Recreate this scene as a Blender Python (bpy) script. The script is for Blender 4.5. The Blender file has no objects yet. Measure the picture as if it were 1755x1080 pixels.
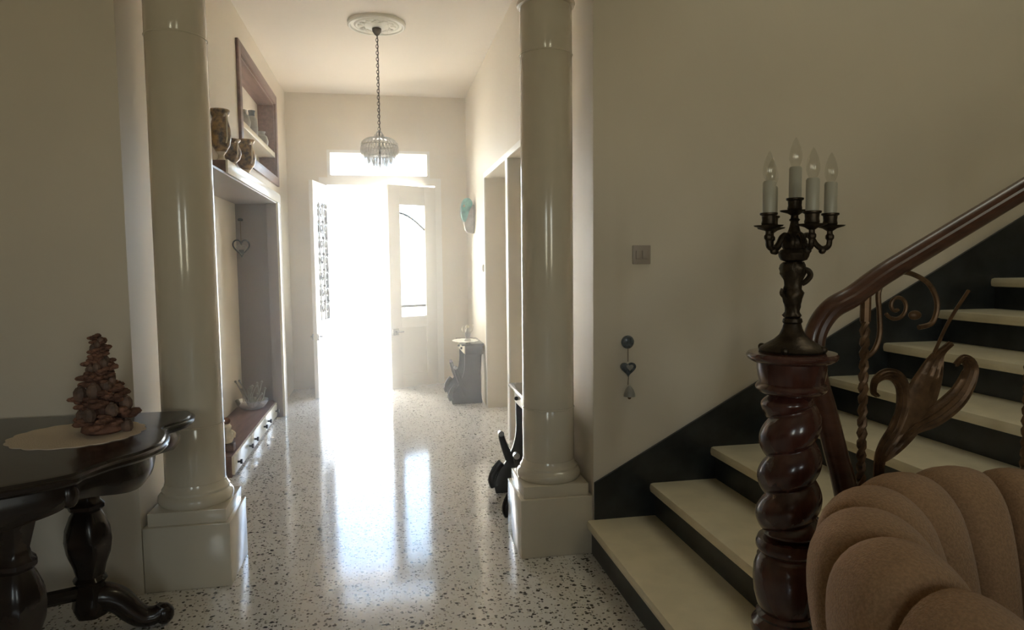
import bpy, bmesh, math, random
from mathutils import Vector, Matrix
random.seed(7)
PI = math.pi
SC = bpy.context.scene
COL = SC.collection

# ------------------------------------------------------------------ camera
FPX, YAW, PITCH, ROLL, CAMH = 1164.5, 0.183894, -0.0747743, -0.0101163, 1.5
cd = bpy.data.cameras.new('camera'); cam = bpy.data.objects.new('camera', cd); COL.objects.link(cam)
cd.sensor_width = 36.0; cd.sensor_fit = 'HORIZONTAL'; cd.lens = 36.0 * FPX / 1755.0
cd.clip_start = 0.02; cd.clip_end = 300
fw = Vector((math.sin(YAW)*math.cos(PITCH), math.cos(YAW)*math.cos(PITCH), math.sin(PITCH)))
rt = Vector((math.cos(YAW), -math.sin(YAW), 0)); up = rt.cross(fw)
r2 = rt*math.cos(ROLL) + up*math.sin(ROLL); u2 = -rt*math.sin(ROLL) + up*math.cos(ROLL)
M = Matrix((r2, u2, -fw)).transposed().to_4x4(); M.translation = (0, 0, CAMH)
cam.matrix_world = M
SC.camera = cam

# ------------------------------------------------------------------ sky, sun, exposure
SC.view_settings.view_transform = 'Standard'; SC.view_settings.look = 'None'
SC.view_settings.gamma = 1.0; SC.view_settings.use_curve_mapping = False
SC.view_settings.exposure = 1.3
world = bpy.data.worlds.new('sky'); SC.world = world; world.use_nodes = True
wn = world.node_tree.nodes; wl = world.node_tree.links
bg = wn['Background']
sky = wn.new('ShaderNodeTexSky'); sky.sky_type = 'HOSEK_WILKIE'; sky.turbidity = 3.5; sky.ground_albedo = 0.6
sky.sun_direction = Vector((0.75, 0.10, 0.65)).normalized()
hs = wn.new('ShaderNodeHueSaturation'); hs.inputs['Saturation'].default_value = 0.75
wl.new(sky.outputs[0], hs.inputs['Color']); wl.new(hs.outputs[0], bg.inputs['Color'])
bg.inputs['Strength'].default_value = 22.0
sd = bpy.data.lights.new('sun', 'SUN'); sun = bpy.data.objects.new('sun', sd); COL.objects.link(sun)
sd.energy = 34.0; sd.angle = 0.01; sd.color = (1.0, 0.97, 0.93)
sun.rotation_euler = Vector((0.75, 0.10, 0.65)).to_track_quat('Z', 'Y').to_euler()
SC.cycles.use_denoising = True
SC.cycles.max_bounces = 10; SC.cycles.diffuse_bounces = 7; SC.cycles.glossy_bounces = 5
SC.cycles.transmission_bounces = 6; SC.cycles.transparent_max_bounces = 12
SC.cycles.sample_clamp_indirect = 12.0
SC.cycles.caustics_reflective = False; SC.cycles.caustics_refractive = False
def portal(name, loc, rot, sx, sy):
    l = bpy.data.lights.new(name, 'AREA'); l.shape = 'RECTANGLE'; l.size = sx; l.size_y = sy
    l.cycles.is_portal = True
    o = bpy.data.objects.new(name, l); COL.objects.link(o); o.location = loc; o.rotation_euler = rot
portal('sky_portal_door', (-0.02, 8.80, 1.24), (-PI/2, 0, 0), 1.3, 2.46)
portal('sky_portal_transom', (-0.04, 8.80, 2.73), (-PI/2, 0, 0), 1.2, 0.3)
for wx in (-1.1, 1.5): portal('sky_portal_added_window', (wx, -3.15, 1.85), (PI/2, 0, 0), .80, 1.7)

portal('sky_portal_added_rooflight', (3.1, 2.45, 5.62), (0, 0, 0), 2.4, 1.2)

# ------------------------------------------------------------------ mesh helpers
class MB:
    def __init__(s): s.v = []; s.f = []
    def add(s, vs, fs):
        n = len(s.v); s.v += [tuple(p) for p in vs]; s.f += [tuple(i+n for i in f) for f in fs]; return s
    def box(s, x0, x1, y0, y1, z0, z1):
        return s.add([(x0,y0,z0),(x1,y0,z0),(x1,y1,z0),(x0,y1,z0),(x0,y0,z1),(x1,y0,z1),(x1,y1,z1),(x0,y1,z1)],
              [(0,3,2,1),(4,5,6,7),(0,1,5,4),(1,2,6,5),(2,3,7,6),(3,0,4,7)])
    def lathe(s, prof, c=(0,0,0), n=32, fn=None):
        """prof: list of (r, z); fn(r, z, a) -> r for relief"""
        vs = []; fs = []; m = len(prof)
        for (r, z) in prof:
            for k in range(n):
                a = 2*PI*k/n; q = fn(r, z, a) if fn else r
                vs.append((c[0]+q*math.cos(a), c[1]+q*math.sin(a), c[2]+z))
        for i in range(m-1):
            for k in range(n):
                k2 = (k+1) % n; fs.append((i*n+k, i*n+k2, (i+1)*n+k2, (i+1)*n+k))
        fs.append(tuple(range(n-1, -1, -1))); fs.append(tuple((m-1)*n+k for k in range(n)))
        return s.add(vs, fs)
    def tube(s, pts, rad, n=8, closed=False, flat=1.0, side=None, twist=0.0):
        """sweep an (elliptical) section along pts; flat scales the section along 'side'"""
        P = [Vector(p) for p in pts]; m = len(P)
        R = rad if isinstance(rad, (list, tuple)) else [rad]*m
        vs = []; fs = []; nrm = None
        for i in range(m):
            if closed: t = P[(i+1) % m] - P[i-1]
            else: t = P[min(i+1, m-1)] - P[max(i-1, 0)]
            t.normalize()
            if side is not None:
                b = Vector(side); b = (b - t*b.dot(t)).normalized(); nn = b.cross(t)
            else:
                if nrm is None:
                    a = Vector((0,0,1)) if abs(t.z) < .9 else Vector((1,0,0))
                    nrm = (a - t*a.dot(t)).normalized()
                else: nrm = (nrm - t*nrm.dot(t)).normalized()
                nn = nrm; b = t.cross(nn)
            for k in range(n):
                a = 2*PI*k/n + twist*i
                vs.append(P[i] + nn*(R[i]*math.cos(a)) + b*(R[i]*flat*math.sin(a)))
        L = m if closed else m-1
        for i in range(L):
            j = (i+1) % m
            for k in range(n):
                k2 = (k+1) % n; fs.append((i*n+k, i*n+k2, j*n+k2, j*n+k))
        if not closed:
            fs.append(tuple(range(n-1, -1, -1))); fs.append(tuple((m-1)*n+k for k in range(n)))
        return s.add(vs, fs)
    def prism(s, poly, axis, a0, a1):
        """poly: 2-D points in the plane across 'axis' (x: (y,z), y: (x,z), z: (x,y)), from a0 to a1"""
        def pt(p, a): return (a,p[0],p[1]) if axis=='x' else (p[0],a,p[1]) if axis=='y' else (p[0],p[1],a)
        n = len(poly)
        fs = [tuple(range(n-1, -1, -1)), tuple(range(n, 2*n))]
        for i in range(n): fs.append((i, (i+1) % n, n+(i+1) % n, n+i))
        return s.add([pt(p, a0) for p in poly] + [pt(p, a1) for p in poly], fs)
    def ball(s, c, r, nu=10, nv=7, sc=(1,1,1)):
        prof = [(math.sin(PI*(i+.02)/(nv-1+.04)), -math.cos(PI*(i+.02)/(nv-1+.04))) for i in range(nv)]
        vs = []; fs = []
        for (q, z) in prof:
            for k in range(nu):
                a = 2*PI*k/nu; vs.append((c[0]+r*q*math.cos(a)*sc[0], c[1]+r*q*math.sin(a)*sc[1], c[2]+r*z*sc[2]))
        for i in range(nv-1):
            for k in range(nu):
                k2 = (k+1) % nu; fs.append((i*nu+k, i*nu+k2, (i+1)*nu+k2, (i+1)*nu+k))
        fs.append(tuple(range(nu-1, -1, -1))); fs.append(tuple((nv-1)*nu+k for k in range(nu)))
        return s.add(vs, fs)
    def mesh(s, name, mat, smooth=True, bevel=0.0, angle=0.6):
        me = bpy.data.meshes.new(name); me.from_pydata([tuple(p) for p in s.v], [], s.f)
        bm = bmesh.new(); bm.from_mesh(me)
        bmesh.ops.recalc_face_normals(bm, faces=bm.faces)
        if bevel:
            es = [e for e in bm.edges if len(e.link_faces) == 2 and e.calc_face_angle(0) > 0.5]
            bmesh.ops.bevel(bm, geom=es, offset=bevel, segments=2, profile=0.6, affect='EDGES', clamp_overlap=True)
        bm.to_mesh(me); bm.free()
        if smooth:
            for p in me.polygons: p.use_smooth = True
            me.set_sharp_from_angle(angle=angle)
        me.materials.append(mat)
        return me
    def obj(s, name, mat, parent=None, **k):
        return link(name, s.mesh(name, mat, **k), parent)
def link(name, me, parent=None):
    o = bpy.data.objects.new(name, me); COL.objects.link(o)
    if parent: o.parent = parent
    return o
def tag(o, label=None, cat=None, group=None, kind=None):
    if label: o['label'] = label
    if cat: o['category'] = cat
    if group: o['group'] = group
    if kind: o['kind'] = kind
    return o
def thing(name, label, cat, loc=(0,0,0), rz=0.0, group=None):
    o = bpy.data.objects.new(name, None); COL.objects.link(o)
    o.location = loc; o.rotation_euler = (0, 0, rz); o.empty_display_size = .1
    return tag(o, label, cat, group)
def struct(o, label):
    o['kind'] = 'structure'; o['label'] = label; return o
def walls(mb, axis, a0, a1, u0, u1, z0, z1, holes):
    """slab across 'axis' from a0 to a1, spanning u and z, with rectangular holes (u0,u1,z0,z1)"""
    us = sorted({u0, u1, *[h[0] for h in holes], *[h[1] for h in holes]})
    zs = sorted({z0, z1, *[h[2] for h in holes], *[h[3] for h in holes]})
    for i in range(len(us)-1):
        for j in range(len(zs)-1):
            cu = (us[i]+us[i+1])/2; cz = (zs[j]+zs[j+1])/2
            if any(h[0] < cu < h[1] and h[2] < cz < h[3] for h in holes): continue
            if axis == 'x': mb.box(a0, a1, us[i], us[i+1], zs[j], zs[j+1])
            else: mb.box(us[i], us[i+1], a0, a1, zs[j], zs[j+1])
    return mb
def smoothpath(pts, k=6, closed=False):
    """Catmull-Rom through pts"""
    P = [Vector(p) for p in pts]; n = len(P); out = []
    rng = range(n) if closed else range(n-1)
    for i in rng:
        if closed: p0,p1,p2,p3 = P[i-1],P[i],P[(i+1)%n],P[(i+2)%n]
        else: p0,p1,p2,p3 = P[max(i-1,0)],P[i],P[i+1],P[min(i+2,n-1)]
        for j in range(k):
            t = j/k
            out.append(0.5*((2*p1)+(p2-p0)*t+(2*p0-5*p1+4*p2-p3)*t*t+(3*p1-p0-3*p2+p3)*t*t*t))
    if not closed: out.append(P[-1])
    return out
def spiral(c, r0, r1, a0, a1, n=24):
    """flat spiral in x-z about c"""
    return [(c[0]+(r0+(r1-r0)*i/n)*math.cos(a0+(a1-a0)*i/n), c[1], c[2]+(r0+(r1-r0)*i/n)*math.sin(a0+(a1-a0)*i/n)) for i in range(n+1)]

# ------------------------------------------------------------------ materials
def pmat(name, col, rough=.5, metal=0, coat=0, spec=.5, var=0.0, vscale=6, bump=0, bscale=60, col2=None, stretch=None, sheen=0, alpha=None):
    m = bpy.data.materials.new(name); m.use_nodes = True; nt = m.node_tree; N = nt.nodes; L = nt.links
    p = N['Principled BSDF']
    p.inputs['Base Color'].default_value = (*col, 1); p.inputs['Roughness'].default_value = rough
    p.inputs['Metallic'].default_value = metal; p.inputs['Coat Weight'].default_value = coat
    p.inputs['Coat Roughness'].default_value = .08; p.inputs['Specular IOR Level'].default_value = spec
    p.inputs['Sheen Weight'].default_value = sheen
    if var or bump or col2:
        tc = N.new('ShaderNodeTexCoord'); mp = N.new('ShaderNodeMapping'); L.new(tc.outputs['Object'], mp.inputs[0])
        if stretch: mp.inputs['Scale'].default_value = stretch
    if var or col2:
        n = N.new('ShaderNodeTexNoise'); n.inputs['Scale'].default_value = vscale; n.inputs['Detail'].default_value = 5
        L.new(mp.outputs[0], n.inputs['Vector'])
        r = N.new('ShaderNodeValToRGB'); r.color_ramp.elements[0].position = .35; r.color_ramp.elements[1].position = .65
        c2 = col2 or tuple(c*(1-var) for c in col)
        r.color_ramp.elements[0].color = (*c2, 1); r.color_ramp.elements[1].color = (*col, 1)
        L.new(n.outputs['Fac'], r.inputs[0]); L.new(r.outputs[0], p.inputs['Base Color'])
    if bump:
        n2 = N.new('ShaderNodeTexNoise'); n2.inputs['Scale'].default_value = bscale; n2.inputs['Detail'].default_value = 3
        L.new(mp.outputs[0], n2.inputs['Vector'])
        b = N.new('ShaderNodeBump'); b.inputs['Strength'].default_value = bump; b.inputs['Distance'].default_value = .01
        L.new(n2.outputs['Fac'], b.inputs['Height']); L.new(b.outputs[0], p.inputs['Normal'])
    return m
def glassmat(name, tint=(.95,.97,.96), ior=1.45, rough=.02):
    m = bpy.data.materials.new(name); m.use_nodes = True; nt = m.node_tree; N = nt.nodes; L = nt.links
    for n in list(N): N.remove(n)
    o = N.new('ShaderNodeOutputMaterial'); mx = N.new('ShaderNodeMixShader'); fr = N.new('ShaderNodeFresnel')
    t = N.new('ShaderNodeBsdfTransparent'); g = N.new('ShaderNodeBsdfGlossy')
    fr.inputs['IOR'].default_value = ior; t.inputs[0].default_value = (*tint, 1); g.inputs['Roughness'].default_value = rough
    L.new(fr.outputs[0], mx.inputs[0]); L.new(t.outputs[0], mx.inputs[1]); L.new(g.outputs[0], mx.inputs[2]); L.new(mx.outputs[0], o.inputs[0])
    return m
def terrazzo():
    m = bpy.data.materials.new('terrazzo'); m.use_nodes = True; nt = m.node_tree; N = nt.nodes; L = nt.links
    p = N['Principled BSDF']; p.inputs['Roughness'].default_value = .11; p.inputs['Specular IOR Level'].default_value = .75
    ge = N.new('ShaderNodeNewGeometry')
    wob = N.new('ShaderNodeTexNoise'); wob.inputs['Scale'].default_value = 55; L.new(ge.outputs['Position'], wob.inputs['Vector'])
    vm = N.new('ShaderNodeVectorMath'); vm.operation = 'MULTIPLY_ADD'; vm.inputs[1].default_value = (.012,)*3
    L.new(wob.outputs['Color'], vm.inputs[0]); L.new(ge.outputs['Position'], vm.inputs[2])
    base = N.new('ShaderNodeTexNoise'); base.inputs['Scale'].default_value = 9; base.inputs['Detail'].default_value = 6
    L.new(ge.outputs['Position'], base.inputs['Vector'])
    rb = N.new('ShaderNodeValToRGB'); rb.color_ramp.elements[0].color = (.64,.625,.59,1); rb.color_ramp.elements[1].color = (.76,.745,.71,1)
    L.new(base.outputs['Fac'], rb.inputs[0]); last = rb.outputs[0]
    def chips(scale, size, keep, ca, cb, last):
        v = N.new('ShaderNodeTexVoronoi'); v.inputs['Scale'].default_value = scale; v.inputs['Randomness'].default_value = 1
        L.new(vm.outputs[0], v.inputs['Vector'])
        sx = N.new('ShaderNodeSeparateColor'); L.new(v.outputs['Color'], sx.inputs[0])
        # chip radius depends on the cell's random number
        th = N.new('ShaderNodeMath'); th.operation = 'MULTIPLY'; th.inputs[1].default_value = size; L.new(sx.outputs[1], th.inputs[0])
        le = N.new('ShaderNodeMath'); le.operation = 'LESS_THAN'; L.new(v.outputs['Distance'], le.inputs[0]); L.new(th.outputs[0], le.inputs[1])
        kp = N.new('ShaderNodeMath'); kp.operation = 'LESS_THAN'; kp.inputs[1].default_value = keep; L.new(sx.outputs[0], kp.inputs[0])
        mu = N.new('ShaderNodeMath'); mu.operation = 'MULTIPLY'; L.new(le.outputs[0], mu.inputs[0]); L.new(kp.outputs[0], mu.inputs[1])
        cr = N.new('ShaderNodeMix'); cr.data_type = 'RGBA'; cr.inputs[6].default_value = (*ca,1); cr.inputs[7].default_value = (*cb,1)
        L.new(sx.outputs[2], cr.inputs[0])
        mx = N.new('ShaderNodeMix'); mx.data_type = 'RGBA'; L.new(mu.outputs[0], mx.inputs[0]); L.new(last, mx.inputs[6]); L.new(cr.outputs[2], mx.inputs[7])
        return mx.outputs[2]
    last = chips(75, .62, .55, (.74,.72,.66), (.46,.43,.37), last)
    last = chips(85, .60, .40, (.05,.05,.05), (.22,.20,.17), last)
    last = chips(50, .55, .24, (.035,.035,.037), (.13,.11,.09), last)
    L.new(last, p.inputs['Base Color'])
    return m
MT = {}
MT['wall'] = pmat('cream_wall_paint', (.74,.67,.555), .55, spec=.35, var=.05, vscale=1.5, bump=.03, bscale=40)
MT['ceil'] = pmat('ceiling_paint', (.76,.69,.60), .7, spec=.2, var=.03, vscale=1.2)
MT['pillar'] = pmat('column_gloss_paint', (.68,.62,.50), .16, coat=.4, var=.05, vscale=4, bump=.012, bscale=25)
MT['terrazzo'] = terrazzo()
MT['grout'] = pmat('grout', (.30,.29,.26), .6)
MT['tread'] = pmat('cream_marble', (.82,.74,.54), .28, var=.12, vscale=7, bump=.01, bscale=30)
MT['riser'] = pmat('dark_stone', (.030,.034,.036), .3, var=.5, vscale=9)
MT['wood'] = pmat('brown_cabinet_wood', (.22,.12,.095), .4, var=.35, vscale=5, stretch=(6,.6,6))
MT['darkwood'] = pmat('dark_carved_wood', (.022,.015,.012), .25, coat=.2, spec=.35, var=.2, vscale=12, bump=.03, bscale=30)
MT['mahogany'] = pmat('mahogany_polish', (.075,.024,.017), .24, coat=.5, var=.4, vscale=8, stretch=(4,4,1), bump=.01, bscale=40)
MT['rail'] = pmat('handrail_wood', (.10,.04,.022), .3, coat=.3, var=.4, vscale=7, stretch=(1,5,5))
MT['bronze'] = pmat('aged_bronze', (.065,.047,.030), .42, metal=.75, var=.5, vscale=30, bump=.15, bscale=90)
MT['gold'] = pmat('brown_gilt_iron', (.19,.105,.05), .42, metal=.45, var=.5, vscale=25, bump=.1, bscale=80)
MT['sleeve'] = pmat('candle_sleeve_plastic', (.44,.42,.34), .35, spec=.4)
def bulbmat():
    m = glassmat('bulb_glass', (.96,.96,.94)); nt = m.node_tree
    mx = [n for n in nt.nodes if n.type == 'MIX_SHADER'][0]; nt.links.remove(mx.inputs[0].links[0]); mx.inputs[0].default_value = .10
    return m
MT['bulb'] = bulbmat()
MT['fabric'] = pmat('brown_knit_upholstery', (.36,.215,.115), .95, spec=.1, var=.25, vscale=160, bump=.45, bscale=260, sheen=.15)
MT['shade_taupe'] = pmat('shade_taupe_panel', (.30,.265,.245), .4, var=.08, vscale=2)  # niche panel tone with its shade put into the colour
MT['white'] = pmat('white_gloss_paint', (.80,.78,.73), .3, spec=.5)
MT['cream'] = pmat('cream_lacquer', (.80,.75,.60), .22, spec=.5, var=.04)
MT['glass'] = glassmat('window_glass')
def crystalmat():
    m = bpy.data.materials.new('cut_crystal'); m.use_nodes = True; nt = m.node_tree; N = nt.nodes; L = nt.links
    for n in list(N): N.remove(n)
    o = N.new('ShaderNodeOutputMaterial'); m1 = N.new('ShaderNodeMixShader'); m2 = N.new('ShaderNodeMixShader')
    t = N.new('ShaderNodeBsdfTransparent'); tr = N.new('ShaderNodeBsdfTranslucent'); g = N.new('ShaderNodeBsdfGlossy')
    t.inputs[0].default_value = (.98,.98,.98,1); tr.inputs[0].default_value = (.95,.95,.93,1); g.inputs['Roughness'].default_value = .06
    m1.inputs[0].default_value = .22; m2.inputs[0].default_value = .22
    L.new(t.outputs[0], m1.inputs[1]); L.new(tr.outputs[0], m1.inputs[2]); L.new(m1.outputs[0], m2.inputs[1]); L.new(g.outputs[0], m2.inputs[2]); L.new(m2.outputs[0], o.inputs[0])
    return m
MT['crystal'] = crystalmat()
MT['chrome'] = pmat('brushed_steel', (.55,.56,.58), .25, metal=1)
MT['silver'] = pmat('polished_silver', (.85,.85,.82), .2, metal=1)
MT['iron'] = pmat('dark_iron', (.03,.03,.03), .5, metal=.3)
MT['plaster'] = pmat('white_plaster', (.80,.78,.70), .6, bump=.05, bscale=60)
MT['plastic'] = pmat('grey_beige_plastic', (.40,.34,.29), .4)
MT['teal'] = pmat('teal_glaze', (.10,.42,.40), .15, coat=.5, col2=(.02,.18,.20), vscale=18)
MT['greyclay'] = pmat('grey_ceramic', (.38,.37,.34), .4, var=.3, vscale=14)
MT['vase'] = pmat('gilt_mottled_ceramic', (.46,.30,.13), .35, metal=.25, col2=(.035,.028,.025), vscale=26, coat=.2, bump=.3, bscale=35)
MT['ivory'] = pmat('ivory_ceramic', (.78,.70,.55), .2, coat=.3, var=.2, vscale=30)
MT['lace'] = pmat('lace_cloth', (.72,.62,.50), .9, bump=.4, bscale=150)
MT['petal'] = pmat('dried_petals', (.30,.15,.10), .8, col2=(.10,.05,.035), vscale=20, bump=.3, bscale=80)
MT['petal2'] = pmat('dried_pale_pods', (.24,.15,.11), .7, col2=(.10,.065,.05), vscale=25)
MT['slate'] = pmat('slate_blue_enamel', (.05,.06,.07), .25, col2=(.14,.16,.18), vscale=40, coat=.3)
MT['string'] = pmat('brown_cord', (.16,.11,.07), .9)
MT['stucco'] = pmat('sunlit_white_stucco', (.82,.80,.76), .8, bump=.1, bscale=20)
MT['paving'] = pmat('pale_limestone_paving', (.45,.42,.37), .7, var=.15, vscale=3)
MT['warm_light'] = glassmat('light_warming_glass', (1.0,.92,.80))  # tint added to warm the daylight from behind the viewer
MT['warm_light2'] = glassmat('light_yellowing_glass', (1.0,.88,.66))  # yellow tint added to warm the light over the stairs
MT['pane_frost'] = glassmat('clear_crystal', (.93,.94,.94), 1.6, .03)

# ================================================================== the setting
XL, XR, YF, YB, ZC = -1.125, 1.03, 3.29, 8.57, 3.56
RX0, RX1, RY0 = -3.4, 4.7, -3.0
# --- floor: slab, single tiles where they can be told apart, one joined field elsewhere
floor = struct(MB().box(RX0-.3, RX1+.3, RY0-.3, 8.80, -.2, -.0035).obj('floor', MT['grout'], smooth=False), 'grey speckled terrazzo tile floor')
T = .40; G = .0004
tile_me = MB().box(G, T-G, G, T-G, -.02, 0).mesh('tile', MT['terrazzo'], smooth=False)
field = MB()
i0 = math.floor((RX0)/T); i1 = math.ceil(RX1/T)
ty0 = 3.163 - T*16
for i in range(i0, i1+1):
    for j in range(0, 31):
        x = i*T; y = ty0 + j*T
        if y+T < RY0 or y > 8.78: continue
        hall = y > YF+.3
        if hall and (x+T < XL-.45 or x > XR+.35): continue
        if hall or (-1.65 < x < 1.3 and y > 1.0):
            t = link('tile', tile_me, floor); t.location = (x, y, 0)
        else: field.box(x+G, x+T-G, y+G, y+T-G, -.02, 0)
tag(field.obj('tile_field', MT['terrazzo'], floor, smooth=False), kind='stuff')

# --- hall walls
mb = MB()
walls(mb, 'x', -1.43, XL, YF, YB, 0, ZC, [(4.45, 7.12, 0, 2.14), (5.93, 7.70, 2.45, 3.22)])
walls(mb, 'x', -1.62, -1.43, YF, YB+.23, 0, ZC, [])
struct(mb.obj('wall_left', MT['wall'], smooth=False), 'cream hall wall with the recessed display niches')
mb = MB()
walls(mb, 'x', XR, XR+.34, YF+.22, YB, 0, ZC, [(5.72, 6.96, 0, 2.38), (4.85, 5.63, 0, 2.38)])
mb.box(XR+.34, XR+.42, YF+.22, YB+.23, 0, ZC)
struct(mb.obj('wall_right', MT['wall'], smooth=False), 'cream hall wall with two deep doorways')
mb = MB()
walls(mb, 'y', YB, YB+.23, -1.43, XR+.34, 0, ZC, [(-.69, .645, 0, 2.49), (-.62, .54, 2.595, 2.86)])
struct(mb.obj('wall_back', MT['wall'], smooth=False), 'cream end wall around the bright entrance door')
# --- front room
mb = MB(); mb.box(RX0, -1.62, YF, YF+.22, 0, ZC)
struct(mb.obj('wall_front_left', MT['wall'], smooth=False), 'shaded wall left of the columns behind the carved table')
mb = MB(); mb.box(XR, RX1, YF, YF+.22, 0, ZC)
struct(mb.obj('wall_stair', MT['wall'], smooth=False), 'shaded plain wall rising behind the stairs')
mb = MB(); mb.box(RX0-.2, RX0, RY0-.2, YF+.22, 0, ZC)
struct(mb.obj('wall_room_left', MT['wall'], smooth=False), 'left wall of the sitting room')
mb = MB(); mb.box(RX1, RX1+.2, RY0-.2, YF+.22, 0, ZC)
struct(mb.obj('wall_room_right', MT['wall'], smooth=False), 'right wall of the sitting room')
mb = MB(); walls(mb, 'y', RY0-.2, RY0, RX0, RX1, 0, ZC, [(-1.50, -.70, 1.0, 2.7), (1.10, 1.90, 1.0, 2.7)])
struct(mb.obj('wall_rear', MT['wall'], smooth=False), 'sitting room wall behind the viewer with two added windows')
mb = MB(); mb.box(RX0-.2, 1.7, RY0-.2, YB+.23, ZC, ZC+.2); mb.box(1.7, RX1+.2, RY0-.2, 1.55, ZC, ZC+.2)
struct(mb.obj('ceiling', MT['ceil'], smooth=False), 'plain pale ceiling over hall and room')
mb = MB(); mb.box(1.5, 1.7, 1.35, YF+.22, ZC+.2, 5.5); mb.box(1.7, RX1, 1.35, 1.55, ZC+.2, 5.5); mb.box(1.7, RX1, YF, YF+.22, ZC, 5.5); mb.box(RX1, RX1+.2, 1.35, YF+.22, ZC, 5.5)
struct(mb.obj('wall_stairwell', MT['wall'], smooth=False), 'upper walls of the open stairwell')
mb = MB(); mb.box(1.5, 1.9, 1.35, YF+.22, 5.5, 5.6).box(4.3, RX1+.2, 1.35, YF+.22, 5.5, 5.6).box(1.9, 4.3, 1.35, 1.85, 5.5, 5.6).box(1.9, 4.3, 3.05, YF+.22, 5.5, 5.6)
struct(mb.obj('stairwell_roof', MT['ceil'], smooth=False), 'roof over the stairwell with an added rooflight')
rw = struct(MB().box(1.88, 4.32, 1.83, 1.88, 5.6, 5.66).box(1.88, 4.32, 3.02, 3.07, 5.6, 5.66).box(1.88, 1.93, 1.88, 3.02, 5.6, 5.66).box(4.27, 4.32, 1.88, 3.02, 5.6, 5.66).obj('window_4', MT['white'], smooth=False), 'unseen rooflight added to light the stairs')  # unseen rooflight, added and sized to brighten the treads
MB().box(1.93, 4.27, 1.88, 3.02, 5.625, 5.632).obj('pane', MT['warm_light2'], rw, smooth=False)
mb = MB(); mb.box(XL, XR, YF+.03, YF+.40, 3.10, ZC)
struct(mb.obj('trim_1', MT['wall'], smooth=False), 'plain beam carried by the two columns')
# unseen rear windows, added and sized to light the front room
for n, wx in ((2, -1.1), (3, 1.5)):
    ya, yb = RY0-.14, RY0-.08; xa, xb = wx-.40, wx+.40
    wf = struct(MB().box(xa, xb, ya, yb, 1.0, 1.06).box(xa, xb, ya, yb, 2.64, 2.70).box(xa, xa+.06, ya, yb, 1.06, 2.64).box(xb-.06, xb, ya, yb, 1.06, 2.64)
       .box(wx-.03, wx+.03, ya, yb, 1.06, 2.64).obj('window_%d' % n, MT['white'], smooth=False), 'unseen window added behind the viewer to light the room, %s one' % ('first' if n == 2 else 'second'))
    for a, b in ((xa+.06, wx-.03), (wx+.03, xb-.06)): MB().box(a, b, RY0-.113, RY0-.107, 1.06, 2.64).obj('pane', MT['warm_light'], wf, smooth=False)
# baseboards
struct(MB().box(-1.43+.3, -.76, YB-.012, YB, 0, .085).obj('baseboard_back_left', MT['wall'], bevel=.003), 'low skirting on the end wall left of the door')
struct(MB().box(.715, XR, YB-.012, YB, 0, .085).obj('baseboard_back_right', MT['wall'], bevel=.003), 'low skirting on the end wall right of the door')
# deep doorways of the right wall: unseen doors added in the reveals to keep skylight out, thin architrave round each
for n, (ya, yb) in ((3, (5.72, 6.96)), (4, (4.85, 5.63))):
    d = struct(MB().box(XR+.30, XR+.34, ya, yb, 0, 2.38).obj('door_%d' % n, MT['white'], smooth=False), 'unseen white door added to keep skylight out of the %s doorway' % ('farther' if n == 3 else 'nearer'))
    for (za, zb) in ((.15, .95), (1.1, 2.2)):
        MB().box(XR+.288, XR+.30, ya+.12, yb-.12, za, zb).obj('panel', MT['white'], d, bevel=.006)
    MB().tube([(XR+.27, ya+.10, 1.02), (XR+.27, ya+.20, 1.02)], .009).tube([(XR+.30, ya+.10, 1.02), (XR+.27, ya+.10, 1.02)], .009).obj('door_handle', MT['chrome'], d)
    a = MB().box(XR-.012, XR, ya-.05, ya, 0, 2.43).box(XR-.012, XR, yb, yb+.05, 0, 2.43).box(XR-.012, XR, ya, yb, 2.38, 2.43)
    struct(a.obj('trim_%d' % n, MT['white'], smooth=False), 'white architrave round the %s doorway' % ('farther' if n == 3 else 'nearer'))

# ------------------------------------------------------------------ entrance door with transom
fr = MB().box(-.69, -.665, YB-.02, YB+.12, 0, 2.49).box(.632, .645, YB-.02, YB+.12, 0, 2.49).box(-.69, .645, YB-.02, YB+.12, 2.475, 2.49)
fr.box(-.755, -.69, YB-.022, YB-.0, 0, 2.565).box(.645, .71, YB-.022, YB-.0, 0, 2.565).box(-.69, .645, YB-.022, YB, 2.49, 2.565)
struct(fr.obj('trim_2', MT['white'], smooth=False), 'white frame round the double entrance door')
wi = struct(MB().box(-.655, -.62, YB-.02, YB, 2.565, 2.895).box(.54, .575, YB-.02, YB, 2.565, 2.895).box(-.62, .54, YB-.02, YB, 2.86, 2.895).box(-.62, .54, YB-.02, YB, 2.565, 2.595)
            .obj('window_1', MT['white'], smooth=False), 'white framed transom window over the entrance door')
MB().box(-.62, .54, YB+.05, YB+.056, 2.595, 2.86).obj('pane', MT['glass'], wi, smooth=False)
LW, LH = .645, 2.455
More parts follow.
